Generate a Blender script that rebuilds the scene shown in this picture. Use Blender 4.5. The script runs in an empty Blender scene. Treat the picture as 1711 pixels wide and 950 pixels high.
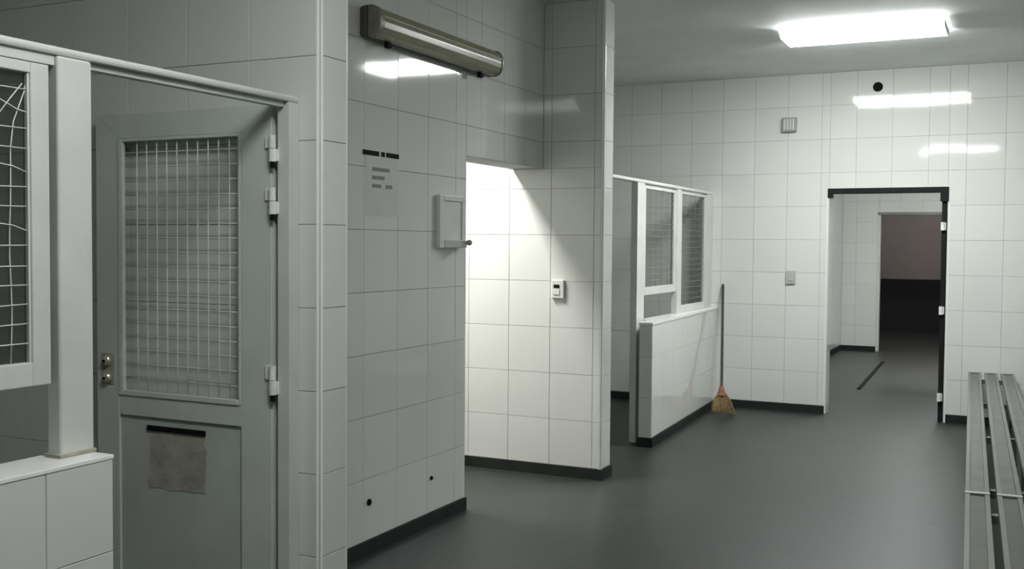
import bpy, bmesh, math, random
from mathutils import Vector, Matrix

random.seed(7)
sc = bpy.context.scene
COL = sc.collection

# ------------------------------------------------------------------ camera
cam_data = bpy.data.cameras.new('camera')
cam = bpy.data.objects.new('camera', cam_data)
COL.objects.link(cam)
YAW, PITCH, ROLL, CAMH, FPX = 0.44999, -0.0374966, 0.0075338, 1.50246, 1763.55
_fw = Vector((-math.sin(YAW) * math.cos(PITCH), math.cos(YAW) * math.cos(PITCH), math.sin(PITCH)))
_rt = Vector((math.cos(YAW), math.sin(YAW), 0))
_up = _rt.cross(_fw)
_r2 = _rt * math.cos(ROLL) + _up * math.sin(ROLL)
_u2 = -_rt * math.sin(ROLL) + _up * math.cos(ROLL)
_m = Matrix((_r2, _u2, -_fw)).transposed().to_4x4()
_m.translation = Vector((0, 0, CAMH))
cam.matrix_world = _m
cam_data.sensor_width = 36.0
cam_data.lens = FPX / 1711.0 * 36.0
cam_data.clip_start = 0.05
sc.camera = cam

# ------------------------------------------------------------------ world, exposure
world = bpy.data.worlds.new('world')
sc.world = world
world.use_nodes = True
world.node_tree.nodes['Background'].inputs[0].default_value = (0.02, 0.022, 0.022, 1)
world.node_tree.nodes['Background'].inputs[1].default_value = 1.0
vs = sc.view_settings
vs.view_transform = 'Standard'
vs.look = 'None'
vs.gamma = 1.0
vs.exposure = 0.0
vs.use_curve_mapping = False

# lamp strengths (emission of the diffusers)
LAMP_MAIN = 62.0
LAMP_NEAR = 32.0
LAMP_SIDE = 125.0
LAMP_NEXT = 50.0
LAMP_LAST = 15.0

# ------------------------------------------------------------------ materials
def new_mat(name):
    m = bpy.data.materials.new(name)
    m.use_nodes = True
    nt = m.node_tree
    return m, nt, nt.nodes['Principled BSDF']

def paint(name, col, rough=0.5, var=0.08, scale=6.0, metal=0.0, bump=0.0, bscale=60.0, spec=0.5):
    """plain surface with slight procedural colour variation and optional fine relief"""
    m, nt, b = new_mat(name)
    tc = nt.nodes.new('ShaderNodeTexCoord')
    n = nt.nodes.new('ShaderNodeTexNoise')
    n.inputs['Scale'].default_value = scale
    n.inputs['Detail'].default_value = 5
    nt.links.new(tc.outputs['Object'], n.inputs['Vector'])
    r = nt.nodes.new('ShaderNodeValToRGB')
    r.color_ramp.elements[0].position = 0.3
    r.color_ramp.elements[1].position = 0.7
    r.color_ramp.elements[0].color = tuple(c * (1 - var) for c in col) + (1,)
    r.color_ramp.elements[1].color = tuple(min(1, c * (1 + var)) for c in col) + (1,)
    nt.links.new(n.outputs['Fac'], r.inputs['Fac'])
    nt.links.new(r.outputs['Color'], b.inputs['Base Color'])
    b.inputs['Roughness'].default_value = rough
    b.inputs['Metallic'].default_value = metal
    b.inputs['Specular IOR Level'].default_value = spec
    if bump:
        n2 = nt.nodes.new('ShaderNodeTexNoise')
        n2.inputs['Scale'].default_value = bscale
        n2.inputs['Detail'].default_value = 3
        nt.links.new(tc.outputs['Object'], n2.inputs['Vector'])
        bp = nt.nodes.new('ShaderNodeBump')
        bp.inputs['Strength'].default_value = bump
        bp.inputs['Distance'].default_value = 0.01
        nt.links.new(n2.outputs['Fac'], bp.inputs['Height'])
        nt.links.new(bp.outputs['Normal'], b.inputs['Normal'])
    return m

def tile_mat(name, col, rough):
    m, nt, b = new_mat(name)
    oi = nt.nodes.new('ShaderNodeObjectInfo')
    geo = nt.nodes.new('ShaderNodeNewGeometry')
    n = nt.nodes.new('ShaderNodeTexNoise')
    n.inputs['Scale'].default_value = 2.2
    n.inputs['Detail'].default_value = 4
    nt.links.new(geo.outputs['Position'], n.inputs['Vector'])
    add = nt.nodes.new('ShaderNodeMath'); add.operation = 'MULTIPLY_ADD'
    add.inputs[1].default_value = 0.5
    nt.links.new(oi.outputs['Random'], add.inputs[0])
    mul = nt.nodes.new('ShaderNodeMath'); mul.operation = 'MULTIPLY'
    mul.inputs[1].default_value = 0.5
    nt.links.new(n.outputs['Fac'], mul.inputs[0])
    nt.links.new(mul.outputs[0], add.inputs[2])
    r = nt.nodes.new('ShaderNodeValToRGB')
    r.color_ramp.elements[0].color = tuple(c * 0.955 for c in col) + (1,)
    r.color_ramp.elements[1].color = tuple(c * 1.03 for c in col) + (1,)
    nt.links.new(add.outputs[0], r.inputs['Fac'])
    nt.links.new(r.outputs['Color'], b.inputs['Base Color'])
    b.inputs['Roughness'].default_value = rough
    b.inputs['Specular IOR Level'].default_value = 0.5
    n2 = nt.nodes.new('ShaderNodeTexNoise')
    n2.inputs['Scale'].default_value = 4.0
    n2.inputs['Detail'].default_value = 1
    nt.links.new(geo.outputs['Position'], n2.inputs['Vector'])
    bp = nt.nodes.new('ShaderNodeBump')
    bp.inputs['Strength'].default_value = 0.12
    bp.inputs['Distance'].default_value = 0.004
    nt.links.new(n2.outputs['Fac'], bp.inputs['Height'])
    nt.links.new(bp.outputs['Normal'], b.inputs['Normal'])
    return m

def emit_mat(name, col, strength):
    m, nt, b = new_mat(name)
    b.inputs['Base Color'].default_value = (0.8, 0.8, 0.8, 1)
    b.inputs['Emission Color'].default_value = tuple(col) + (1,)
    b.inputs['Emission Strength'].default_value = strength
    return m

def glass_mat(name, tint, alpha_mix, rough):
    """thin dirty pane: tinted see-through with a gloss coat"""
    m = bpy.data.materials.new(name); m.use_nodes = True
    nt = m.node_tree
    for nd in list(nt.nodes): nt.nodes.remove(nd)
    out = nt.nodes.new('ShaderNodeOutputMaterial')
    tr = nt.nodes.new('ShaderNodeBsdfTransparent'); tr.inputs[0].default_value = tuple(tint) + (1,)
    pb = nt.nodes.new('ShaderNodeBsdfPrincipled')
    pb.inputs['Base Color'].default_value = (0.10, 0.11, 0.10, 1)
    pb.inputs['Roughness'].default_value = rough
    mx = nt.nodes.new('ShaderNodeMixShader'); mx.inputs[0].default_value = alpha_mix
    nt.links.new(tr.outputs[0], mx.inputs[1]); nt.links.new(pb.outputs[0], mx.inputs[2])
    nt.links.new(mx.outputs[0], out.inputs[0])
    return m

M = {}
M['tile'] = tile_mat('white_ceramic', (0.72, 0.73, 0.70), 0.055)
M['grout'] = paint('grey_grout', (0.44, 0.45, 0.43), 0.9, 0.15, 9)
M['plaster'] = paint('ceiling_plaster', (0.84, 0.86, 0.855), 0.75, 0.05, 2.0)
M['base'] = paint('dark_skirting', (0.018, 0.021, 0.019), 0.65, 0.2, 8, spec=0.25)
M['trim'] = paint('white_edge_trim', (0.92, 0.92, 0.90), 0.2, 0.03, 8)
M['frame'] = paint('pale_grey_frame_paint', (0.64, 0.66, 0.625), 0.38, 0.06, 5, bump=0.05)
M['leaf'] = paint('grey_green_door_paint', (0.60, 0.645, 0.605), 0.42, 0.07, 4, bump=0.05)
M['panel'] = paint('grey_green_panel_paint', (0.50, 0.545, 0.505), 0.45, 0.10, 3, bump=0.05)
M['wire'] = paint('galvanised_wire', (0.24, 0.245, 0.235), 0.5, 0.1, 20)
M['wirew'] = paint('white_painted_wire', (0.72, 0.73, 0.70), 0.5, 0.1, 20)
M['black'] = paint('black_plastic', (0.006, 0.006, 0.006), 0.8, 0.2, 10, spec=0.15)
M['white'] = paint('white_plastic', (0.70, 0.70, 0.67), 0.35, 0.04, 8)
M['greyp'] = paint('grey_plastic', (0.33, 0.34, 0.32), 0.45, 0.1, 8)
M['switchgrey'] = paint('pale_grey_plastic', (0.46, 0.47, 0.44), 0.4, 0.08, 8)
M['metal'] = paint('worn_hinge_paint', (0.82, 0.83, 0.80), 0.35, 0.08, 25)
M['brass'] = paint('dull_nickel', (0.66, 0.64, 0.57), 0.35, 0.2, 25, metal=0.7)
M['rust'] = paint('rust_stained_metal', (0.36, 0.35, 0.27), 0.7, 0.3, 20)
M['poster'] = paint('torn_poster_paper', (0.38, 0.365, 0.33), 0.85, 0.22, 14, bump=0.2)
M['paper'] = paint('notice_paper', (0.60, 0.62, 0.585), 0.6, 0.03, 8)
M['print'] = paint('grey_print', (0.22, 0.25, 0.235), 0.7, 0.2, 40)
M['housing'] = paint('old_housing', (0.06, 0.06, 0.045), 0.5, 0.2, 8)
M['cover'] = paint('yellowed_cover', (0.25, 0.245, 0.155), 0.22, 0.12, 5)
M['capold'] = paint('grimy_end_cap', (0.17, 0.17, 0.14), 0.4, 0.25, 25)
M['tube'] = paint('unlit_tube', (0.62, 0.62, 0.54), 0.3, 0.05, 5)
M['handle'] = paint('dark_broom_handle', (0.035, 0.032, 0.03), 0.5, 0.3, 12)
M['straw'] = paint('broom_straw', (0.17, 0.12, 0.045), 0.8, 0.4, 30)
M['binding'] = paint('red_broom_binding', (0.24, 0.10, 0.055), 0.7, 0.3, 30)
M['bench'] = paint('bench_grey', (0.15, 0.157, 0.144), 0.45, 0.10, 6, bump=0.05)
M['bench_in'] = paint('bench_inlay', (0.125, 0.130, 0.117), 0.55, 0.2, 7, bump=0.1)
M['bench_olive'] = paint('bench_inlay_olive', (0.060, 0.066, 0.040), 0.55, 0.3, 4, bump=0.1)
M['steel'] = paint('bench_steel', (0.20, 0.21, 0.20), 0.45, 0.1, 6, metal=0.5)
M['pink'] = paint('pinkish_wall_paint', (0.34, 0.31, 0.30), 0.8, 0.06, 1.5)
M['darkwall'] = paint('dark_wainscot', (0.012, 0.012, 0.014), 0.6, 0.2, 2)
M['darkframe'] = paint('dark_door_frame', (0.010, 0.012, 0.011), 0.7, 0.2, 6, spec=0.2)
M['pane'] = glass_mat('dusty_glass', (0.62, 0.66, 0.62), 0.22, 0.15)
M['pane2'] = glass_mat('clear_glass', (0.96, 0.97, 0.96), 0.05, 0.1)

def floor_mat():
    m, nt, b = new_mat('grey_green_vinyl')
    geo = nt.nodes.new('ShaderNodeNewGeometry')
    n = nt.nodes.new('ShaderNodeTexNoise'); n.inputs['Scale'].default_value = 1.1; n.inputs['Detail'].default_value = 8
    n.inputs['Roughness'].default_value = 0.65
    nt.links.new(geo.outputs['Position'], n.inputs['Vector'])
    r = nt.nodes.new('ShaderNodeValToRGB')
    r.color_ramp.elements[0].position = 0.3; r.color_ramp.elements[1].position = 0.7
    r.color_ramp.elements[0].color = (0.022, 0.028, 0.024, 1)
    r.color_ramp.elements[1].color = (0.032, 0.038, 0.033, 1)
    nt.links.new(n.outputs['Fac'], r.inputs['Fac'])
    # small scuffs
    n3 = nt.nodes.new('ShaderNodeTexNoise'); n3.inputs['Scale'].default_value = 9; n3.inputs['Detail'].default_value = 3
    nt.links.new(geo.outputs['Position'], n3.inputs['Vector'])
    r3 = nt.nodes.new('ShaderNodeValToRGB')
    r3.color_ramp.elements[0].position = 0.24; r3.color_ramp.elements[0].color = (0.55, 0.55, 0.55, 1)
    r3.color_ramp.elements[1].position = 0.34; r3.color_ramp.elements[1].color = (1, 1, 1, 1)
    nt.links.new(n3.outputs['Fac'], r3.inputs['Fac'])
    mx = nt.nodes.new('ShaderNodeMix'); mx.data_type = 'RGBA'; mx.blend_type = 'MULTIPLY'
    mx.inputs[0].default_value = 1.0
    nt.links.new(r.outputs['Color'], mx.inputs[6]); nt.links.new(r3.outputs['Color'], mx.inputs[7])
    nt.links.new(mx.outputs[2], b.inputs['Base Color'])
    b.inputs['Roughness'].default_value = 0.42
    b.inputs['Specular IOR Level'].default_value = 0.38
    n2 = nt.nodes.new('ShaderNodeTexNoise'); n2.inputs['Scale'].default_value = 22; n2.inputs['Detail'].default_value = 4
    nt.links.new(geo.outputs['Position'], n2.inputs['Vector'])
    bp = nt.nodes.new('ShaderNodeBump'); bp.inputs['Strength'].default_value = 0.15; bp.inputs['Distance'].default_value = 0.01
    nt.links.new(n2.outputs['Fac'], bp.inputs['Height']); nt.links.new(bp.outputs['Normal'], b.inputs['Normal'])
    return m
M['floor'] = floor_mat()

# ------------------------------------------------------------------ mesh helpers
def V(*a): return Vector(a)

def bm_box(bm, lo, hi):
    x0, y0, z0 = lo; x1, y1, z1 = hi
    v = [bm.verts.new(c) for c in ((x0,y0,z0),(x1,y0,z0),(x1,y1,z0),(x0,y1,z0),(x0,y0,z1),(x1,y0,z1),(x1,y1,z1),(x0,y1,z1))]
    for f in ((0,3,2,1),(4,5,6,7),(0,1,5,4),(1,2,6,5),(2,3,7,6),(3,0,4,7)):
        bm.faces.new([v[i] for i in f])

def bm_tube(bm, pts, rad, seg=8, caps=True):
    """round bar through points; rad a number or a list"""
    pts = [Vector(q) for q in pts]
    rings = []
    for i, q in enumerate(pts):
        d = (pts[min(i+1, len(pts)-1)] - pts[max(i-1, 0)]).normalized()
        a = d.orthogonal().normalized() if i == 0 else None
        if a is None:
            a = (rings_a - d * rings_a.dot(d)).normalized()
        rings_a = a
        b = d.cross(a)
        r = rad[i] if isinstance(rad, (list, tuple)) else rad
        rings.append([bm.verts.new(q + (a*math.cos(2*math.pi*k/seg) + b*math.sin(2*math.pi*k/seg))*r) for k in range(seg)])
    for i in range(len(rings)-1):
        for k in range(seg):
            bm.faces.new((rings[i][k], rings[i][(k+1)%seg], rings[i+1][(k+1)%seg], rings[i+1][k]))
    if caps:
        bm.faces.new(rings[0][::-1]); bm.faces.new(rings[-1])

def bm_prism(bm, prof, axis, a0, a1, at=(0,0,0)):
    """extrude a closed profile (list of (u,v)) along axis 'x','y' or 'z' from a0 to a1"""
    def pt(u, v, a):
        if axis == 'y': return (at[0]+u, a, at[2]+v)
        if axis == 'x': return (a, at[1]+u, at[2]+v)
        return (at[0]+u, at[1]+v, a)
    A = [bm.verts.new(pt(u, v, a0)) for u, v in prof]
    B = [bm.verts.new(pt(u, v, a1)) for u, v in prof]
    n = len(prof)
    for i in range(n):
        bm.faces.new((A[i], A[(i+1)%n], B[(i+1)%n], B[i]))
    bm.faces.new(A[::-1]); bm.faces.new(B)

def finish(name, bm, mat, parent=None, bevel=0.0, smooth=False, loc=None, seg=2):
    if bevel:
        bmesh.ops.bevel(bm, geom=[e for e in bm.edges], offset=bevel, segments=seg, affect='EDGES', profile=0.5, clamp_overlap=True)
    bmesh.ops.recalc_face_normals(bm, faces=bm.faces)
    me = bpy.data.meshes.new(name)
    bm.to_mesh(me); bm.free()
    me.materials.append(mat)
    if smooth:
        for f in me.polygons: f.use_smooth = True
    o = bpy.data.objects.new(name, me)
    COL.objects.link(o)
    if parent is not None: o.parent = parent
    if loc is not None: o.location = loc
    return o

def box(name, lo, hi, mat, parent=None, bevel=0.0, seg=2):
    """box as its own object, given in the parent's space"""
    c = [(a+b)/2 for a, b in zip(lo, hi)]
    h = [(b-a)/2 for a, b in zip(lo, hi)]
    bm = bmesh.new(); bm_box(bm, [-q for q in h], h)
    return finish(name, bm, mat, parent, bevel, loc=c, seg=seg)

def tag(o, label=None, cat=None, group=None, kind=None):
    if label: o['label'] = label
    if cat: o['category'] = cat
    if group: o['group'] = group
    if kind: o['kind'] = kind
    return o

def empty(name, loc=(0,0,0), rz=0.0):
    o = bpy.data.objects.new(name, None)
    COL.objects.link(o)
    o.location = loc; o.rotation_euler = (0, 0, rz)
    o.empty_display_size = 0.1
    return o

def boxes(name, lst, mat, parent=None):
    bm = bmesh.new()
    for lo, hi in lst: bm_box(bm, lo, hi)
    return finish(name, bm, mat, parent)

# ------------------------------------------------------------------ tiles
TS, GAP, TT, CH = 0.30, 0.0032, 0.0028, 0.0010
Z0 = 0.0694
CEIL = 3.06
_tile_cache = {}
def tile_mesh(w, h):
    key = (round(w, 3), round(h, 3))
    if key in _tile_cache: return _tile_cache[key]
    a, b = w/2 - GAP/2, h/2 - GAP/2
    me = bpy.data.meshes.new('tile')
    v = []
    for (s, d) in ((0, -0.004), (0, TT-CH), (CH, TT)):
        v += [(-a+s, -b+s, d), (a-s, -b+s, d), (a-s, b-s, d), (-a+s, b-s, d)]
    f = [(8, 9, 10, 11)]
    for k in (0, 4):
        for i in range(4):
            j = (i+1) % 4
            f.append((k+i, k+j, k+4+j, k+4+i))
    me.from_pydata(v, [], f); me.update()
    me.materials.append(M['tile'])
    _tile_cache[key] = me
    return me

def tile_face(parent, origin, udir, ndir, rects, u_off, z_off=Z0, tilt=0.0022):
    """lay tiles over vertical face; rects = list of (u0,u1,z0,z1); origin on the finished tile surface"""
    udir = Vector(udir).normalized(); ndir = Vector(ndir).normalized(); zdir = Vector((0, 0, 1))
    if udir.cross(zdir).dot(ndir) < 0: flip = True
    else: flip = False
    pinv = parent.matrix_world.inverted()
    for (u0, u1, z0, z1) in rects:
        i0 = math.floor((u0 - u_off)/TS + 1e-6); i1 = math.ceil((u1 - u_off)/TS - 1e-6)
        j0 = math.floor((z0 - z_off)/TS + 1e-6); j1 = math.ceil((z1 - z_off)/TS - 1e-6)
        for i in range(i0, i1):
            a0 = max(u0, u_off + i*TS); a1 = min(u1, u_off + (i+1)*TS)
            if a1 - a0 < 0.012: continue
            for j in range(j0, j1):
                b0 = max(z0, z_off + j*TS); b1 = min(z1, z_off + (j+1)*TS)
                if b1 - b0 < 0.012: continue
                o = bpy.data.objects.new('tile', tile_mesh(a1-a0, b1-b0))
                COL.objects.link(o)
                ud = -udir if flip else udir
                m = Matrix((ud, zdir, ndir)).transposed().to_4x4()
                m = m @ Matrix.Rotation(random.uniform(-tilt, tilt), 4, 'X') @ Matrix.Rotation(random.uniform(-tilt, tilt), 4, 'Y')
                m.translation = Vector(origin) + udir*((a0+a1)/2) + zdir*((b0+b1)/2) - ndir*TT
                o.parent = parent
                o.matrix_local = pinv @ m

def structure(name, lst, mat, label, cat):
    o = boxes(name, lst, mat)
    return tag(o, label, cat, kind='structure')

# ================================================================== setting
FY = 9.784          # far wall face
XL, XR = -4.60, 1.55
YB = -2.6
PY = 3.092          # near pier face (faces camera)
PEX = -2.254        # near pier end
BX = -2.822         # left wall face
BY1 = 5.246         # end of left wall, start of opening
CY = 6.295          # middle pier face
CEX = -2.400
LINT = 2.0
DX0, DX1, DZ = -1.572, -0.585, 2.018   # far doorway
WT = 0.18

structure('floor', [((XL-0.3, YB-0.3, -0.10), (XR+0.3, 20.6, 0.0))], M['floor'], 'grey-green vinyl floor of the changing room', 'floor')
structure('ceiling', [((XL-0.3, YB-0.3, CEIL), (XR+0.3, 20.6, CEIL+0.12))], M['plaster'], 'plain grey-white plaster ceiling', 'ceiling')

g = TT
wf = structure('wall_far', [((XL, FY+g, 0), (DX0, FY+WT, CEIL)), ((DX1, FY+g, 0), (XR, FY+WT, CEIL)), ((DX0, FY+g, DZ), (DX1, FY+WT, CEIL))],
               M['grout'], 'white tiled far wall with open doorway into next room', 'wall')
tile_face(wf, (0, FY, 0), (1,0,0), (0,-1,0), [(XL, DX0, Z0, CEIL), (DX1, XR, Z0, CEIL), (DX0, DX1, DZ, CEIL)], -0.445)
# reveal of the doorway (left side and head)
tile_face(wf, (DX0+g, 0, 0), (0,1,0), (1,0,0), [(FY+0.004, FY+WT, Z0, DZ)], FY)

wp = structure('wall_pier_near', [((XL, PY+g, 0), (PEX-g, PY+0.178-g, CEIL))], M['grout'], 'white tiled pier wall closing off the near cubicle', 'wall')
tile_face(wp, (0, PY, 0), (1,0,0), (0,-1,0), [(XL, PEX-0.016, Z0, CEIL)], PEX-0.016)
tile_face(wp, (PEX, 0, 0), (0,1,0), (1,0,0), [(PY+0.016, PY+0.162, Z0, CEIL)], PY)

wb = structure('wall_left', [((BX-0.22, PY+0.178, 0), (BX-g, BY1, CEIL)), ((BX-0.22, BY1, LINT), (BX-g, CY+g, CEIL))],
               M['grout'], 'white tiled left wall with bright side opening', 'wall')
tile_face(wb, (BX, 0, 0), (0,1,0), (1,0,0), [(PY+0.178, BY1-0.004, Z0, CEIL), (BY1-0.004, CY, LINT, CEIL)], 4.22)

wc = structure('wall_pier_far', [((XL, CY+g, 0), (CEX-g, CY+0.175-g, CEIL))], M['grout'], 'white tiled middle pier wall brightly lit from side', 'wall')
tile_face(wc, (0, CY, 0), (1,0,0), (0,-1,0), [(XL, CEX-0.016, Z0, LINT), (XL, BX-0.22, LINT, CEIL), (BX, CEX-0.016, LINT, CEIL)], -3.063)
tile_face(wc, (CEX, 0, 0), (0,1,0), (1,0,0), [(CY+0.016, CY+0.159, Z0, CEIL)], CY)

# low wall under near screen
LX = -2.270
LY1 = 2.15
wl = structure('wall_low_near', [((LX-0.16, 0.60, 0), (LX-g, LY1-g, 0.900))], M['grout'], 'low tiled wall under the near wire window', 'wall')
tile_face(wl, (LX, 0, 0), (0,1,0), (1,0,0), [(0.60, LY1, 0.04, 0.900)], 1.925-0.3*5, 0.04)
tile_face(wl, (0, LY1, 0), (1,0,0), (0,1,0), [(LX-0.16, LX-0.003, 0.04, 0.900)], LX-0.30, 0.04)
box('sill_cap', (LX-0.165, 0.60, 0.8985), (LX+0.002, LY1+0.002, 0.911), M['trim'], wl, 0.002)

# low wall under far screen (slightly skewed)
la, lb = Vector((-2.465, 7.51, 0)), Vector((-2.575, FY, 0))
ld = (lb-la).normalized(); ln = Vector((ld.y, -ld.x, 0)); llen = (lb-la).length
bm = bmesh.new()
qs = [la - ln*g, lb - ln*g, lb - ln*0.10, la - ln*0.10]
for q in qs: q += Vector((0,0,0))
qs[0] += ld*g; qs[3] += ld*g
lo = [bm.verts.new((q.x, q.y, 0)) for q in qs]; hi = [bm.verts.new((q.x, q.y, 0.915)) for q in qs]
bm.faces.new(lo[::-1]); bm.faces.new(hi)
for i in range(4): bm.faces.new((lo[i], lo[(i+1)%4], hi[(i+1)%4], hi[i]))
wl2 = finish('wall_low_far', bm, M['grout']); tag(wl2, 'low tiled wall under the far wire windows beside broom', 'wall', kind='structure')
tile_face(wl2, la, ld, ln, [(0.004, llen, Z0, 0.913)], 0.02)
tile_face(wl2, la, (-ln), (-ld), [(0.004, 0.10, Z0, 0.913)], 0.0)
bm = bmesh.new()
qs = [la + ln*0.004 - ld*0.004, lb + ln*0.004, Vector((-2.682, FY, 0)), Vector((-2.682, 7.80, 0)), Vector((-2.60, 7.80, 0)), la - ln*0.104 - ld*0.004]
lo = [bm.verts.new((q.x, q.y, 0.914)) for q in qs]; hi = [bm.verts.new((q.x, q.y, 0.930)) for q in qs]
bm.faces.new(lo[::-1]); bm.faces.new(hi)
for i in range(6): bm.faces.new((lo[i], lo[(i+1)%6], hi[(i+1)%6], hi[i]))
finish('sill_cap', bm, M['trim'], wl2)

# walls out of view that close the room
wr = structure('wall_right', [((XR+g, YB, 0), (XR+WT, FY, CEIL))], M['grout'], 'white tiled right-hand wall beyond the bench', 'wall')
tile_face(wr, (XR, 0, 0), (0,1,0), (-1,0,0), [(4.2, FY-0.004, Z0, CEIL)], FY)
structure('wall_back', [((XL, YB-WT, 0), (XR, YB, CEIL))], M['tile'], 'plain white wall behind the viewer', 'wall')
structure('wall_outer', [((XL-WT, YB, 0), (XL, FY, CEIL))], M['tile'], 'white rear wall of the cubicles', 'wall')
structure('wall_cubicle', [((XL, 0.42, 0), (PEX, 0.60, CEIL))], M['tile'], 'white dividing wall at the near end of the cubicle', 'wall')

# next room behind the far doorway
NY = 16.05
NX0, NX1 = -2.38, 1.2
IX0, IX1, IZ = -1.862, -0.90, 2.0
wn = structure('wall_next_left', [((NX0-WT, FY+WT, 0), (NX0-g, NY, CEIL))], M['grout'], 'white tiled side wall of the next room', 'wall')
tile_face(wn, (NX0, 0, 0), (0,1,0), (1,0,0), [(12.4, NY, Z0, 2.7)], NY)
wn2 = structure('wall_next_far', [((NX0-WT, NY+g, 0), (IX0, NY+WT, CEIL)), ((IX1, NY+g, 0), (NX1, NY+WT, CEIL)), ((IX0, NY+g, IZ), (IX1, NY+WT, CEIL))],
                M['grout'], 'white tiled end wall of the next room with inner doorway', 'wall')
tile_face(wn2, (0, NY, 0), (1,0,0), (0,-1,0), [(NX0, IX0, Z0, 2.7), (IX1, NX1, Z0, 2.7), (IX0, IX1, IZ, 2.7)], IX0-0.02)
structure('wall_next_right', [((NX1, FY+WT, 0), (NX1+WT, NY, CEIL))], M['tile'], 'white wall on the right of the next room', 'wall')
# dark last room
structure('wall_last_far', [((-4.0, 20.2, 0.94), (1.2, 20.35, CEIL))], M['pink'], 'dim pinkish wall seen through the inner doorway', 'wall')
structure('wall_last_low', [((-4.0, 20.16, 0.0), (1.2, 20.35, 0.939))], M['darkwall'], 'black lower wall of the dark last room', 'wall')
structure('wall_last_left', [((-4.0-WT, NY+WT, 0), (-4.0, 20.35, CEIL))], M['pink'], 'left wall of the dark last room', 'wall')
structure('wall_last_right', [((1.2, NY+WT, 0), (1.2+WT, 20.35, CEIL))], M['pink'], 'right wall of the dark last room', 'wall')

# baseboards
def baseboard(name, pieces, label):
    bm = bmesh.new()
    for lo, hi in pieces: bm_box(bm, lo, hi)
    return tag(finish(name, bm, M['base']), label, 'baseboard', kind='structure')
bt, bh = 0.012, 0.0690
baseboard('baseboard_far', [((-2.555, FY-bt, 0), (DX0-0.012, FY+0.003, bh)), ((DX1+0.02, FY-bt, 0), (XR, FY+0.003, bh)), ((XL, FY-bt, 0), (-2.70, FY+0.003, bh))], 'dark skirting along the foot of the far wall')
baseboard('baseboard_left', [((BX-0.003, PY+0.178, 0), (BX+bt, BY1, bh))], 'dark skirting along the left tiled wall')
baseboard('baseboard_pier_far', [((XL, CY-bt, 0), (CEX+bt, CY+0.003, bh)), ((CEX-0.003, CY+0.003, 0), (CEX+bt, CY+0.175, bh))], 'dark skirting around the foot of the bright middle pier')
baseboard('baseboard_pier_near', [((XL, PY-bt, 0), (PEX+bt, PY+0.003, bh)), ((PEX-0.003, PY+0.003, 0), (PEX+bt, PY+0.178, bh))], 'dark skirting around the foot of the near pier')
bm = bmesh.new()
for (p0, p1) in ((la - ld*bt + ln*bt, lb + ln*bt),):
    qs = [p0, p1, p1 - ln*(bt+0.002), p0 - ln*(bt+0.002) ]
    lo = [bm.verts.new((q.x, q.y, 0)) for q in qs]; hi = [bm.verts.new((q.x, q.y, bh)) for q in qs]
    bm.faces.new(lo[::-1]); bm.faces.new(hi)
    for i in range(4): bm.faces.new((lo[i], lo[(i+1)%4], hi[(i+1)%4], hi[i]))
qs = [la - ld*bt, la + ld*0.002, la + ld*0.002 - ln*0.104, la - ld*bt - ln*0.104]
lo = [bm.verts.new((q.x, q.y, 0)) for q in qs]; hi = [bm.verts.new((q.x, q.y, bh)) for q in qs]
bm.faces.new(lo[::-1]); bm.faces.new(hi)
for i in range(4): bm.faces.new((lo[i], lo[(i+1)%4], hi[(i+1)%4], hi[i]))
tag(finish('baseboard_low_far', bm, M['base']), 'dark skirting along the low wall beside the broom', 'baseboard', kind='structure')
baseboard('baseboard_next_left', [((NX0-0.003, FY+WT, 0), (NX0+bt, NY, bh))], 'dark skirting on the side wall of the next room')
baseboard('baseboard_next_far', [((NX0+bt, NY-bt, 0), (IX0-0.03, NY+0.003, bh)), ((IX1+0.03, NY-bt, 0), (NX1, NY+0.003, bh))], 'dark skirting on the end wall of the next room')

# white corner trims
def corner_trim(n, x, y, z0, z1, sx, sy, label, r=0.016):
    """quarter-round edge trim; corner at (x,y), the wall lies towards (sx,sy)"""
    prof = []
    for k in range(9):
        a = math.pi/2*k/8
        prof.append((sx*(r-(r+0.001)*math.cos(a)), sy*(r-(r+0.001)*math.sin(a))))
    prof += [(sx*r, sy*r)]
    bm = bmesh.new(); bm_prism(bm, prof, 'z', z0, z1, (x, y, 0))
    return tag(finish('trim_%d' % n, bm, M['trim'], smooth=False), label, 'trim', kind='structure')
corner_trim(1, PEX, PY, 0.0, CEIL, -1, 1, 'white edge trim on the corner of the near pier')
corner_trim(2, CEX, CY, bh, CEIL, -1, 1, 'white edge trim on the corner of the bright middle pier')
corner_trim(3, CEX, CY+0.175, bh, CEIL, -1, -1, 'white edge trim on the rear corner of the middle pier')
corner_trim(4, PEX, PY+0.178, bh, CEIL, -1, -1, 'white edge trim on the rear corner of the near pier')
corner_trim(5, DX0, FY, 0.0, DZ-0.05, -1, 1, 'white edge trim on the left side of the far doorway')
corner_trim(6, DX1, FY, 0.0, DZ-0.05, 1, 1, 'white edge trim on the right side of the far doorway')
corner_trim(7, BX, BY1, 0.0, LINT, -1, -1, 'white edge trim on the end of the left wall')

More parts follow.
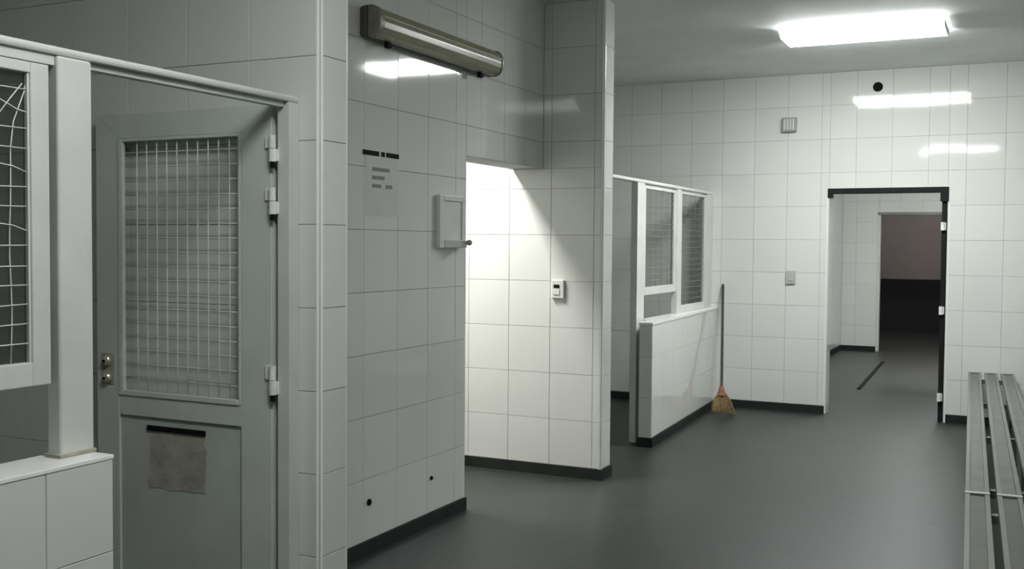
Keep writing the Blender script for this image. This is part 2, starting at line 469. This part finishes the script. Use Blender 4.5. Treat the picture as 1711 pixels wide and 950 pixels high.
# ================================================================== near partition (frame, wire window, door)
SX = -2.346
SD = 0.054
pt = empty('metal_partition', (SX, 2.1, 0))
tag(pt, 'near grey metal screen frame above low tiled wall with open door', 'partition', 'metal cubicle screens')
def pbox(name, lo, hi, mat, par, bev=0.003):
    q = par.location
    return box(name, [a-b for a, b in zip(lo, q)], [a-b for a, b in zip(hi, q)], mat, par, bev)
pbox('top_rail', (SX-SD, 0.60, 2.003), (SX, PY-0.002, 2.027), M['frame'], pt, 0.009)
pbox('door_stop', (SX-SD, 2.156, 1.984), (SX-0.022, 3.033, 2.0025), M['frame'], pt, 0.002)
pbox('jamb', (SX-SD, 3.036, 0.0), (SX, PY-0.002, 2.0025), M['frame'], pt)
pbox('post', (SX-SD, 2.040, 0.9115), (SX, 2.155, 2.0025), M['frame'], pt, 0.007)
pbox('post_stop', (SX-SD-0.02, 2.10, 0.9115), (SX-SD-0.001, 2.150, 2.0), M['frame'], pt, 0.002)
pbox('mullion', (SX-SD, 1.245, 0.9115), (SX, 1.305, 2.0025), M['frame'], pt)
pbox('end_post', (SX-SD, 0.602, 0.9115), (SX, 0.645, 2.0025), M['frame'], pt)
pbox('post_foot', (SX-SD-0.004, 2.034, 0.9112), (SX+0.004, 2.16, 0.922), M['rust'], pt, 0.002)
pbox('sash_rail', (SX-SD+0.004, 1.306, 1.975), (SX-0.012, 2.039, 2.0025), M['frame'], pt, 0.002)

def wires(par, name, plane, x, a0, a1, b0, b1, da, db, r, mat, bent=False, seed=1, normal='x'):
    """grid of wires in the plane normal to x (a = y) or y (a = x); b = z"""
    rnd = random.Random(seed)
    bm = bmesh.new()
    q = par.location
    def P(a, b, off=0.0):
        return Vector((x+off, a, b) if normal == 'x' else (a, x+off, b)) - q
    n = int(round((a1-a0)/da)); 
    for i in range(1, n):
        a = a1 - i*da
        if a < a0 + 0.01: break
        if bent and i == 1:
            pts = [P(a+0.055, b1), P(a+0.045, b1-0.05), P(a+0.012, b1-0.13), P(a+0.002, b1-0.2)] + [P(a-0.001+0.003*math.sin(k*1.3), b1-0.2-(b1-b0-0.2)*k/8) for k in range(1, 9)]
            bm_tube(bm, pts, r*1.15, 5)
        else:
            w = 0.0016 if bent else 0.0007
            bm_tube(bm, [P(a + rnd.uniform(-w, w), b0 + (b1-b0)*k/6) for k in range(7)], r, 5)
    m = int(round((b1-b0)/db))
    for j in range(1, m):
        b = b0 + j*db
        if b > b1 - 0.01: break
        if bent and j in (m-2,):
            bm_tube(bm, [P(a1, b-0.010, r*2), P(a1-0.035, b-0.004, r*2), P(a1-0.11, b+0.026, r*2), P(a0, b, r*2)], r, 5); continue
        if bent and j in (m-5, m-8):
            bm_tube(bm, [P(a1, b-0.014, r*2), P(a1-0.05, b+0.002, r*2), P(a1-0.12, b+0.010, r*2), P(a0, b, r*2)], r, 5); continue
        w = 0.002 if bent else 0.0007
        bm_tube(bm, [P(a0 + (a1-a0)*k/5, b + rnd.uniform(-w, w), r*2) for k in range(6)], r, 5)
    if bent:
        bm_tube(bm, [P(a1-0.02, b1-0.03, r*3), P(a1-0.06, b1-0.075, r*4), P(a1-0.11, b1-0.14, r*3)], r, 5)
    o = finish(name, bm, mat, par, smooth=True)
    o['kind'] = 'stuff'
    return o

def sash(name, xf, depth, y0, y1, z0, z1, fw, label, glaze=True, wx=None, da=0.055, db=0.0515, bent=False, bot=None, mat='wirew', wr=0.0018, pane='pane'):
    """window sash in a screen facing +x"""
    s = empty(name, (xf-depth/2, (y0+y1)/2, z0)); tag(s, label, 'window', kind='structure')
    bot = bot or fw
    pbox('stile', (xf-depth, y0, z0), (xf, y0+fw, z1), M['frame'], s)
    pbox('stile', (xf-depth, y1-fw, z0), (xf, y1, z1), M['frame'], s)
    pbox('rail', (xf-depth, y0+fw, z0), (xf, y1-fw, z0+bot), M['frame'], s)
    pbox('rail', (xf-depth, y0+fw, z1-fw*0.5), (xf, y1-fw, z1), M['frame'], s)
    # glazing beads
    bz0, bz1, by0, by1 = z0+bot, z1-fw*0.5, y0+fw, y1-fw
    pbox('bead', (xf-depth*0.55, by1-0.008, bz0), (xf-0.004, by1-0.0005, bz1), M['frame'], s, 0.0015)
    pbox('bead', (xf-depth*0.55, by0+0.0005, bz0), (xf-0.004, by0+0.008, bz1), M['frame'], s, 0.0015)
    if glaze:
        pbox('pane', (xf-depth*0.8, by0+0.001, bz0+0.001), (xf-depth*0.8+0.004, by1-0.001, bz1-0.001), M[pane], s, 0)
    wires(s, 'wire_mesh', 'x', xf-depth*0.45, by0, by1, bz0, bz1, da, db, wr, M[mat], bent=bent, seed=len(name))
    return s
sash('window_1', SX-0.014, 0.03, 1.307, 2.022, 1.117, 1.974, 0.058, 'wire-mesh sash with bent wires raised above the near low wall', bent=True, bot=0.064)
sash('window_2', SX-0.014, 0.03, 0.647, 1.243, 0.914, 1.995, 0.058, 'lowered wire-mesh sash at the near end of the screen', bot=0.064)

# ---- open door leaf lying back along the near pier
DYF = 3.036            # leaf face towards the viewer
DT = 0.034
HX, FX = -2.426, -3.288
dr = empty('door_1', (HX, DYF+DT/2, 0.0)); tag(dr, 'grey-green metal door with wire-mesh upper panel standing open against pier', 'door', kind='structure')
def mitre(name, pts, mat, par, y0, y1, bev=0.0025):
    bm = bmesh.new(); q = par.location
    A = [bm.verts.new((x-q.x, y0-q.y, z-q.z)) for x, z in pts]; B = [bm.verts.new((x-q.x, y1-q.y, z-q.z)) for x, z in pts]
    n = len(pts)
    bm.faces.new(A); bm.faces.new(B[::-1])
    for i in range(n): bm.faces.new((A[i], B[i], B[(i+1)%n], A[(i+1)%n]))
    return finish(name, bm, mat, par, bev)
ax0, ax1 = FX, HX
ix0, ix1 = -3.170, -2.566
zt, zi = 1.998, 1.902
zb, zbi = 0.012, 0.13
mitre('stile', [(ax0, zb), (ix0, zbi), (ix0, zi), (ax0, zt)], M['leaf'], dr, DYF, DYF+DT)
mitre('stile', [(ax1, zb), (ix1, zbi), (ix1, zi), (ax1, zt)], M['leaf'], dr, DYF, DYF+DT)
mitre('rail', [(ax0, zt), (ix0, zi), (ix1, zi), (ax1, zt)], M['leaf'], dr, DYF, DYF+DT)
mitre('rail', [(ax0, zb), (ax1, zb), (ix1, zbi), (ix0, zbi)], M['leaf'], dr, DYF, DYF+DT)
mitre('rail', [(ix0+0.001, 0.828), (ix1-0.001, 0.828), (ix1-0.001, 0.905), (ix0+0.001, 0.905)], M['leaf'], dr, DYF+0.001, DYF+DT-0.001)
pn = mitre('panel', [(ix0+0.001, zbi+0.001), (ix1-0.001, zbi+0.001), (ix1-0.001, 0.826), (ix0+0.001, 0.826)], M['panel'], dr, DYF+0.010, DYF+DT-0.006, 0.001)
def dbox(name, lo, hi, mat, par, bev=0.002):
    q = dr.location
    return box(name, [a-b for a, b in zip(lo, q)], [a-b for a, b in zip(hi, q)], mat, par, bev)
# mesh surround
dbox('bead', (ix0+0.001, DYF-0.004, 0.906), (ix0+0.024, DYF+0.014, zi-0.001), M['frame'], dr)
dbox('bead', (ix1-0.012, DYF-0.002, 0.906), (ix1-0.001, DYF+0.014, zi-0.001), M['leaf'], dr)
dbox('bead', (ix0+0.024, DYF-0.004, zi-0.013), (ix1-0.012, DYF+0.014, zi-0.001), M['frame'], dr)
dbox('bead', (ix0+0.024, DYF-0.004, 0.906), (ix1-0.012, DYF+0.014, 0.926), M['frame'], dr)
wires(dr, 'wire_mesh', 'y', DYF+0.010, ix0+0.02, ix1-0.01, 0.92, zi-0.01, 0.0505, 0.0545, 0.0025, M['wirew'], normal='y', seed=5)
# lower panel: slot, torn poster
dbox('letter_slot', (-3.032, DYF+0.003, 0.776), (-2.742, DYF+0.0105, 0.797), M['black'], dr, 0.002)
bm = bmesh.new(); q = dr.location
rnd = random.Random(3)
edge = []
for k in range(9): edge.append((-3.030+0.29*k/8, 0.772 + rnd.uniform(-.003, .003)))
for k in range(1, 9): edge.append((-2.738 + rnd.uniform(-.012, .004), 0.772-0.215*k/8))
for k in range(1, 9): edge.append((-2.738-0.29*k/8, 0.556 + rnd.uniform(-.008, .006)))
for k in range(1, 8): edge.append((-3.028 + rnd.uniform(-.006, .008), 0.556+0.215*k/8))
A = [bm.verts.new((x-q.x, DYF+0.0085-q.y, z)) for x, z in edge]; B = [bm.verts.new((x-q.x, DYF+0.0099-q.y, z)) for x, z in edge]
bm.faces.new(A); bm.faces.new(B[::-1])
for i in range(len(edge)): bm.faces.new((A[i], B[i], B[(i+1)%len(edge)], A[(i+1)%len(edge)]))
po = finish('poster_remnant', bm, M['poster'], dr); po['label'] = 'faded brown remains of a torn poster'
# lock plate with two round escutcheons
lk = dbox('lock_plate', (-3.262, DYF-0.003, 0.945), (-3.196, DYF+0.001, 1.065), M['rust'], dr, 0.001)
for zz in (1.038, 0.970):
    bm = bmesh.new()
    bm_tube(bm, [(0, 0, 0), (0, -0.010, 0), (0, -0.016, 0), (0, -0.018, 0)], [0.020, 0.020, 0.016, 0.008], 16)
    k = finish('escutcheon', bm, M['brass'], lk, smooth=False, loc=Vector((-3.226, DYF-0.003, zz)) - dr.location - lk.location)
    bm = bmesh.new()
    bm_tube(bm, [(-0.004, -0.0165, -0.002), (-0.004, -0.0185, -0.002)], 0.007, 10)
    bm2 = None
    kk = finish('keyhole', bm, M['black'], lk, loc=k.location)
# lift-off hinges: a knuckle on the leaf, one on the jamb
for (z0, z1) in ((1.792, 1.886), (1.605, 1.700), (0.958, 1.062)):
    zm = (z0+z1)/2
    hx, hy = -2.412, DYF-0.012
    bm = bmesh.new(); q = dr.location
    bm_tube(bm, [(hx-q.x, hy-q.y, zm+0.001), (hx-q.x, hy-q.y, z1)], 0.0125, 12)
    bm_box(bm, (hx-0.036-q.x, hy+0.004-q.y, zm+0.003), (hx-q.x, hy+0.0115-q.y, z1-0.002))
    h = finish('hinge', bm, M['metal'], dr)
    bm = bmesh.new()
    bm_tube(bm, [(hx+0.001-q.x, hy-q.y, z0), (hx+0.001-q.x, hy-q.y, zm-0.001)], 0.0135, 12)
    bm_box(bm, (hx-q.x, hy+0.002-q.y, z0+0.002), (hx+0.020-q.x, hy+0.0115-q.y, zm-0.003))
    finish('lower_knuckle', bm, M['metal'], h)
    bm = bmesh.new()
    bm_tube(bm, [(hx-q.x, hy-q.y, z0-0.022), (hx-q.x, hy-q.y, z0-0.0005)], 0.008, 10)
    finish('hinge_pin', bm, M['black'], h)

# ================================================================== far partition
S2 = -2.63
p2 = empty('metal_partition', (S2, 8.5, 0))
tag(p2, 'far grey metal screen frame with two wire windows beside broom', 'partition', 'metal cubicle screens')
pbox('top_rail', (S2-0.05, CY+0.178, 1.985), (S2, FY-0.002, 2.012), M['frame'], p2, 0.009)
pbox('post', (S2-0.05, 7.625, 0.0), (S2, 7.795, 1.9845), M['frame'], p2)
pbox('mullion', (S2-0.05, 8.655, 0.9305), (S2, 8.765, 1.9845), M['frame'], p2)
pbox('end_post', (S2-0.05, 9.60, 0.9305), (S2, FY-0.002, 1.9845), M['frame'], p2)
pbox('jamb', (S2-0.05, CY+0.178, 0.0), (S2, CY+0.24, 1.9845), M['frame'], p2)
sash('window_3', S2-0.008, 0.034, 7.797, 8.653, 1.118, 1.972, 0.05, 'raised wire-mesh sash of the far screen with gap below', bot=0.062, db=0.05, da=0.15, mat='wire', wr=0.0018, pane='pane2')
sash('window_4', S2-0.008, 0.034, 8.767, 9.598, 0.9315, 1.972, 0.045, 'full-height wire-mesh sash of the far screen next to far wall', bot=0.06, db=0.05, da=0.15, mat='wire', wr=0.0018, pane='pane2')

# ================================================================== dark frame of the far doorway
fr = empty('door_2', ((DX0+DX1)/2, FY+0.06, 0)); tag(fr, 'dark metal frame of the far doorway with pale hinges on right side', 'door frame', kind='structure')
pbox('head', (DX0-0.012, FY-0.012, DZ-0.036), (DX1+0.008, FY+0.11, DZ+0.010), M['darkframe'], fr)
pbox('corner_block', (DX0-0.012, FY-0.013, DZ-0.075), (DX0+0.032, FY+0.05, DZ-0.0365), M['darkframe'], fr)
pbox('corner_block', (DX1-0.060, FY-0.013, DZ-0.115), (DX1+0.008, FY+0.05, DZ-0.0365), M['darkframe'], fr)
pbox('jamb', (DX1-0.046, FY+0.02, 0.0), (DX1-0.008, FY+0.11, DZ-0.0365), M['darkframe'], fr)
for zz in (1.690, 0.965, 0.215):
    bm = bmesh.new(); q = fr.location
    bm_tube(bm, [(DX1-0.036-q.x, FY-0.002-q.y, zz-0.035), (DX1-0.036-q.x, FY-0.002-q.y, zz+0.035)], 0.017, 12)
    bm_box(bm, (DX1-0.036-q.x, FY+0.004-q.y, zz-0.032), (DX1-0.010-q.x, FY+0.0195-q.y, zz+0.032))
    finish('hinge', bm, M['metal'], fr)
# frame of the inner doorway
f3 = empty('door_3', ((IX0+IX1)/2, NY, 0)); tag(f3, 'thin grey frame of the inner doorway to the dark room', 'door frame', kind='structure')
pbox('head', (IX0-0.03, NY-0.010, IZ-0.03), (IX1+0.03, NY+0.10, IZ+0.012), M['steel'], f3)
pbox('jamb', (IX0-0.028, NY-0.010, 0.0), (IX0+0.014, NY+0.10, IZ-0.0305), M['frame'], f3)
pbox('jamb', (IX1-0.014, NY-0.010, 0.0), (IX1+0.028, NY+0.10, IZ-0.0305), M['frame'], f3)

# ================================================================== lamps
def ceiling_light(x0, x1, y0, y1, strength, label, col=(0.962, 0.988, 0.972), drop=0.062):
    """surface-mounted luminaire with a wrap-around diffuser"""
    t = empty('ceiling_light', ((x0+x1)/2, (y0+y1)/2, CEIL)); tag(t, label, 'ceiling light', 'ceiling lights')
    hx, hy = (x1-x0)/2, (y1-y0)/2
    box('base_tray', (-hx+0.004, -hy+0.004, -0.012), (hx-0.004, hy-0.004, -0.0005), M['white'], t, 0.001)
    bm = bmesh.new()
    w = hy
    prof = [(-w, -0.0125), (-w, -0.035), (-w+0.010, -0.050), (-w+0.035, -drop+0.002), (-w+0.06, -drop), (w-0.06, -drop), (w-0.035, -drop+0.002), (w-0.010, -0.050), (w, -0.035), (w, -0.0125)]
    bm_prism(bm, prof, 'x', -hx, hx)
    finish('diffuser', bm, emit_mat('diffuser_light', col, strength), t)
    for s_ in (-1, 1):
        bm = bmesh.new()
        pr = [(a*1.006, b*1.01) for a, b in prof]
        x_ = sorted((s_*hx + s_*0.0005, s_*hx + s_*0.006))
        bm_prism(bm, pr, 'x', x_[0], x_[1])
        finish('end_cap', bm, M['white'], t)
    return t
ceiling_light(-1.60, -0.51, 7.70, 8.13, LAMP_MAIN, 'large bright rectangular ceiling light before the far wall')
ceiling_light(-1.49, -0.40, 1.60, 2.01, LAMP_NEAR, 'rectangular ceiling light above the near cubicle screen')
ceiling_light(-3.80, -3.47, 5.05, 5.75, LAMP_SIDE, 'small strong ceiling light inside the side opening', (1.0, 0.985, 0.95))
ceiling_light(-1.3, -0.2, 12.6, 13.2, LAMP_NEXT, 'ceiling light of the next room behind far wall')
ceiling_light(-1.8, -0.9, 18.0, 18.6, LAMP_LAST, 'dim ceiling light of the dark last room', (1.0, 0.92, 0.89))

# ---- old unlit fluorescent luminaire on left wall
fl = empty('fluorescent_fixture', (BX, 4.825, 2.543)); tag(fl, 'old yellowed unlit tube light mounted high on left wall', 'wall light')
L2 = 0.652
def fprof(w, d0, d1, n=8):
    pr = [(d0, -w), (d0, w)]
    for k in range(n+1):
        a = math.pi/2 - math.pi*k/n
        pr.append((d0+(d1-d0)*(0.35+0.65*math.cos(a)), w*math.sin(a) if abs(math.sin(a)) < 1 else w*math.sin(a)))
    return pr
bm = bmesh.new()
bm_prism(bm, [(0.001, -0.070), (0.045, -0.078), (0.045, 0.078), (0.001, 0.070)], 'y', -L2, L2)
finish('housing', bm, M['housing'], fl, 0.012)
bm = bmesh.new()
bm_prism(bm, [(0.0455, -0.072), (0.070, -0.070), (0.095, -0.055), (0.108, -0.028), (0.111, 0.0), (0.108, 0.028), (0.095, 0.055), (0.070, 0.070), (0.0455, 0.072)], 'y', -L2+0.012, L2-0.012)
finish('cover', bm, M['cover'], fl, 0.002)
for s in (-1, 1):
    bm = bmesh.new()
    bm_prism(bm, [(0.046, -0.076), (0.074, -0.074), (0.100, -0.058), (0.114, -0.030), (0.116, 0.0), (0.114, 0.030), (0.100, 0.058), (0.074, 0.074), (0.046, 0.076)], 'y', s*L2-0.020 if s > 0 else -L2-0.0, s*L2 if s > 0 else -L2+0.05)
    finish('end_cap', bm, M['capold'], fl, 0.008)
for s in (-1, 1):
    bm = bmesh.new(); bm_box(bm, (0.040, -0.018+s*0.48, -0.100), (0.064, 0.018+s*0.48, -0.074))
    finish('clip', bm, M['black'], fl, 0.003)
bm = bmesh.new(); bm_tube(bm, [(0.1105, -L2+0.05, 0.022), (0.1105, L2-0.022, 0.022)], 0.0045, 8)
finish('cover_ridge', bm, M['tube'], fl)

# ---- notice on left wall
nt_ = empty('paper_notice', (BX, 4.36, 1.63)); tag(nt_, 'faded paper notice with black strips on top taped to left wall', 'notice')
def nbox(name, y0, y1, z0, z1, x0, x1, mat, par=None):
    q = nt_.location
    return box(name, (x0, y0-q.y, z0-q.z), (x1, y1-q.y, z1-q.z), mat, par or nt_)
nbox('sheet', 4.235, 4.525, 1.640, 1.935, 0.0004, 0.0016, M['paper'])
for y0, y1 in ((4.205, 4.345), (4.365, 4.395), (4.410, 4.525)):
    nbox('tape', y0, y1, 1.926, 1.949, 0.0017, 0.0034, M['black'])
for z, segs in ((1.862, ((4.285, 4.44),)), (1.822, ((4.285, 4.395),)), (1.782, ((4.285, 4.365), (4.405, 4.465)))):
    for y0, y1 in segs:
        nbox('printed_line', y0, y1, z-0.009, z+0.009, 0.0017, 0.0021, M['print'])

# ---- small dispenser at the end of left wall
cb = empty('wall_dispenser', (BX, 5.06, 1.625)); tag(cb, 'shallow white dispenser box with dark knob on end of left wall', 'dispenser')
box('body', (0.0005, -0.158, -0.140), (0.016, 0.112, 0.140), M['white'], cb, 0.003)
box('side_rim', (0.0165, -0.160, -0.142), (0.026, -0.110, 0.142), M['white'], cb, 0.003)
box('side_rim', (0.0165, 0.092, -0.142), (0.026, 0.114, 0.142), M['white'], cb, 0.003)
box('top_rim', (0.0165, -0.1095, 0.112), (0.026, 0.0915, 0.142), M['white'], cb, 0.003)
box('front_panel', (0.0165, -0.1095, -0.098), (0.019, 0.0915, 0.1115), M['white'], cb, 0.001)
bm = bmesh.new()
bm_prism(bm, [(0.0165, -0.1095), (0.028, -0.1095), (0.070, 0.045), (0.070, 0.065), (0.0165, 0.0915)], 'z', -0.140, -0.099)
finish('ledge', bm, M['white'], cb, 0.003)
bm = bmesh.new(); bm_tube(bm, [(0.0705, 0.055, -0.112), (0.078, 0.055, -0.112), (0.080, 0.055, -0.112), (0.096, 0.055, -0.112), (0.102, 0.055, -0.112)], [0.008, 0.008, 0.015, 0.015, 0.010], 14)
finish('knob', bm, M['greyp'], cb)

# ---- switch on middle pier
sw = empty('light_switch', (-2.704, CY, 1.218)); tag(sw, 'white socket plate with black slot on the bright middle pier', 'switch')
box('plate', (-0.044, -0.022, -0.060), (0.044, -0.0005, 0.060), M['white'], sw, 0.005)
box('slot', (-0.026, -0.0265, 0.008), (0.014, -0.0225, 0.030), M['black'], sw, 0.002)
box('rocker', (-0.026, -0.027, -0.036), (0.016, -0.0225, 0.000), M['white'], sw, 0.002)

# ---- things on far wall
vb = empty('vent_box', (-1.930, FY, 2.610)); tag(vb, 'small square grey vent box high on far wall', 'vent')
box('casing', (-0.064, -0.045, -0.064), (0.064, -0.0005, 0.064), M['greyp'], vb, 0.005)
for i in range(4):
    box('louvre', (-0.046+i*0.026, -0.050, -0.046), (-0.032+i*0.026, -0.0455, 0.050), M['frame'], vb, 0.001)
s2 = empty('light_switch', (-1.898, FY, 1.226)); tag(s2, 'grey switch plate on far wall left of the doorway', 'switch')
box('plate', (-0.044, -0.020, -0.060), (0.044, -0.0005, 0.060), M['switchgrey'], s2, 0.005)
box('rocker', (-0.024, -0.026, -0.034), (0.024, -0.0205, 0.034), M['switchgrey'], s2, 0.003)
def plug(x, y, z, nrm, r, label, cat='wall hole'):
    t = empty('pipe_plug', (x, y, z)); tag(t, label, cat)
    d = Vector(nrm)
    bm = bmesh.new(); bm_tube(bm, [d*0.0005, d*0.006, d*0.009], [r, r, r*0.85], 18); finish('rim', bm, M['black'], t)
    bm = bmesh.new(); bm_tube(bm, [d*0.0092, d*0.012], [r*0.6, r*0.5], 14); finish('cap', bm, M['black'], t)
plug(-1.174, FY, 2.911, (0, -1, 0), 0.042, 'round black hole high on far wall above the doorway')
plug(BX, 4.265, 0.254, (1, 0, 0), 0.016, 'larger black pipe hole low on left wall nearer the pier')
plug(BX, 4.862, 0.254, (1, 0, 0), 0.011, 'smaller black pipe hole low on left wall near the opening')

# ================================================================== broom
br = empty('broom', (-2.375, 9.24, 0)); tag(br, 'straw broom with dark handle leaning in the corner by far wall', 'broom')
top = Vector((-2.520, FY-0.020, 1.150)) - br.location
neck = Vector((-0.030, 0.085, 0.205))
bm = bmesh.new(); bm_tube(bm, [neck, neck + (top-neck)*0.5, neck + (top-neck)*0.98, top], [0.0125, 0.012, 0.012, 0.008], 10)
finish('handle', bm, M['handle'], br, smooth=False)
dirv = (top-neck).normalized()
bm = bmesh.new()
bm_tube(bm, [neck - dirv*0.055, neck - dirv*0.02, neck + dirv*0.02, neck + dirv*0.05], [0.040, 0.034, 0.024, 0.015], 12)
finish('binding', bm, M['binding'], br)
bm = bmesh.new()
rnd = random.Random(11)
side = Vector((0.90, 0.43, 0)).normalized()
for i in range(420):
    u = rnd.uniform(-1, 1); v = rnd.uniform(-1, 1)
    s0 = neck - dirv*rnd.uniform(0.00, 0.05) + side*u*0.026 + Vector((-side.y, side.x, 0))*v*0.018
    e0 = Vector((0.0, 0.0, 0.0)) + side*(u*0.105+0.01) + Vector((-side.y, side.x, 0))*v*0.035
    e0.z = 0.004 + rnd.uniform(0, 0.030) + 0.020*(1-u)/2
    mid = s0.lerp(e0, 0.5) + side*u*0.018 + Vector((rnd.uniform(-.004, .004), rnd.uniform(-.004, .004), 0))
    bm_tube(bm, [s0, mid, e0], [0.0028, 0.0032, 0.0022], 4)
bo = finish('bristles', bm, M['straw'], br); bo['kind'] = 'stuff'
for t_ in (0.30, 0.55):
    c = neck.lerp(Vector((0.005, 0, 0.01)), t_)
    w = 0.030 + (0.115-0.035)*t_
    bm = bmesh.new()
    ring = [c + side*(w*math.cos(a)) + Vector((-side.y, side.x, 0))*((0.022+0.02*t_)*math.sin(a)) for a in [2*math.pi*k/20 for k in range(21)]]
    bm_tube(bm, ring, 0.003, 5)
    finish('stitching', bm, M['binding'], br)

# ================================================================== benches
def bench(y0, y1, label, inlay):
    e0, e1 = Vector((-0.393, 9.815, 0)), Vector((-0.155, 3.81, 0))
    dv = (e0-e1).normalized()
    ang = math.atan2(dv.x, dv.y)
    org = e1 + dv*((y0-e1.y)/dv.y)
    t = empty('slatted_bench', org, -ang); tag(t, label, 'bench', 'slatted benches along the right side')
    ln_ = (y1-y0)/dv.y
    sw_, sg = 0.098, 0.028
    zt_ = 0.452
    for i in range(3):
        u = i*(sw_+sg)
        bm = bmesh.new()
        rim, rec = 0.020, 0.007
        prof = [(u, zt_-0.030), (u+sw_, zt_-0.030), (u+sw_, zt_-0.002), (u+sw_-0.002, zt_), (u+sw_-rim, zt_), (u+sw_-rim, zt_-rec-0.003), (u+rim, zt_-rec-0.003), (u+rim, zt_), (u+0.002, zt_), (u, zt_-0.002)]
        bm_prism(bm, prof, 'y', 0.0, ln_)
        s = finish('slat', bm, M['bench'], t)
        box('inlay', (u+rim+0.001, 0.006, zt_-rec-0.0028), (u+sw_-rim-0.001, ln_-0.006, zt_-rec+0.001), M[inlay], s, 0)
        box('end_cap', (u-0.001, -0.022, zt_-0.032), (u+sw_+0.001, -0.0002, zt_+0.002), M['trim'], s, 0.001)
        box('end_cap', (u-0.001, ln_+0.0002, zt_-0.032), (u+sw_+0.001, ln_+0.006, zt_+0.002), M['bench'], s, 0.001)
    W_ = 3*sw_+2*sg
    n = max(2, int(round(ln_/1.5))+1)
    for k in range(n):
        yy = 0.22 + (ln_-0.44)*k/(n-1)
        box('crossbar', (0.012, yy-0.018, zt_-0.066), (W_-0.012, yy+0.018, zt_-0.0305), M['steel'], t, 0.002)
        for s in (0.030, W_-0.062):
            box('leg', (s, yy-0.016, 0.008), (s+0.032, yy+0.016, zt_-0.0665), M['steel'], t, 0.002)
            box('foot', (s-0.004, yy-0.020, 0.0005), (s+0.036, yy+0.020, 0.0078), M['black'], t, 0.001)
    return t
bench(4.945, 9.72, 'long grey slatted bench running up to the far wall', 'bench_in')
bench(2.2, 4.905, 'nearer slatted bench with olive stained slats in foreground', 'bench_olive')

# ---- dark strip on the floor of the next room
bm = bmesh.new()
a, b = Vector((-1.529, 11.644, 0)), Vector((-1.616, 14.546, 0))
d = (b-a).normalized(); nn = Vector((d.y, -d.x, 0))*0.018
qs = [a-nn, a+nn, b+nn, b-nn]
lo = [bm.verts.new((q.x-a.x, q.y-a.y, 0.0005)) for q in qs]; hi = [bm.verts.new((q.x-a.x, q.y-a.y, 0.012)) for q in qs]
bm.faces.new(lo[::-1]); bm.faces.new(hi)
for i in range(4): bm.faces.new((lo[i], lo[(i+1)%4], hi[(i+1)%4], hi[i]))
tag(finish('floor_strip', bm, M['black'], loc=(a.x, a.y, 0)), 'thin dark strip lying on the floor beyond far doorway', 'strip')
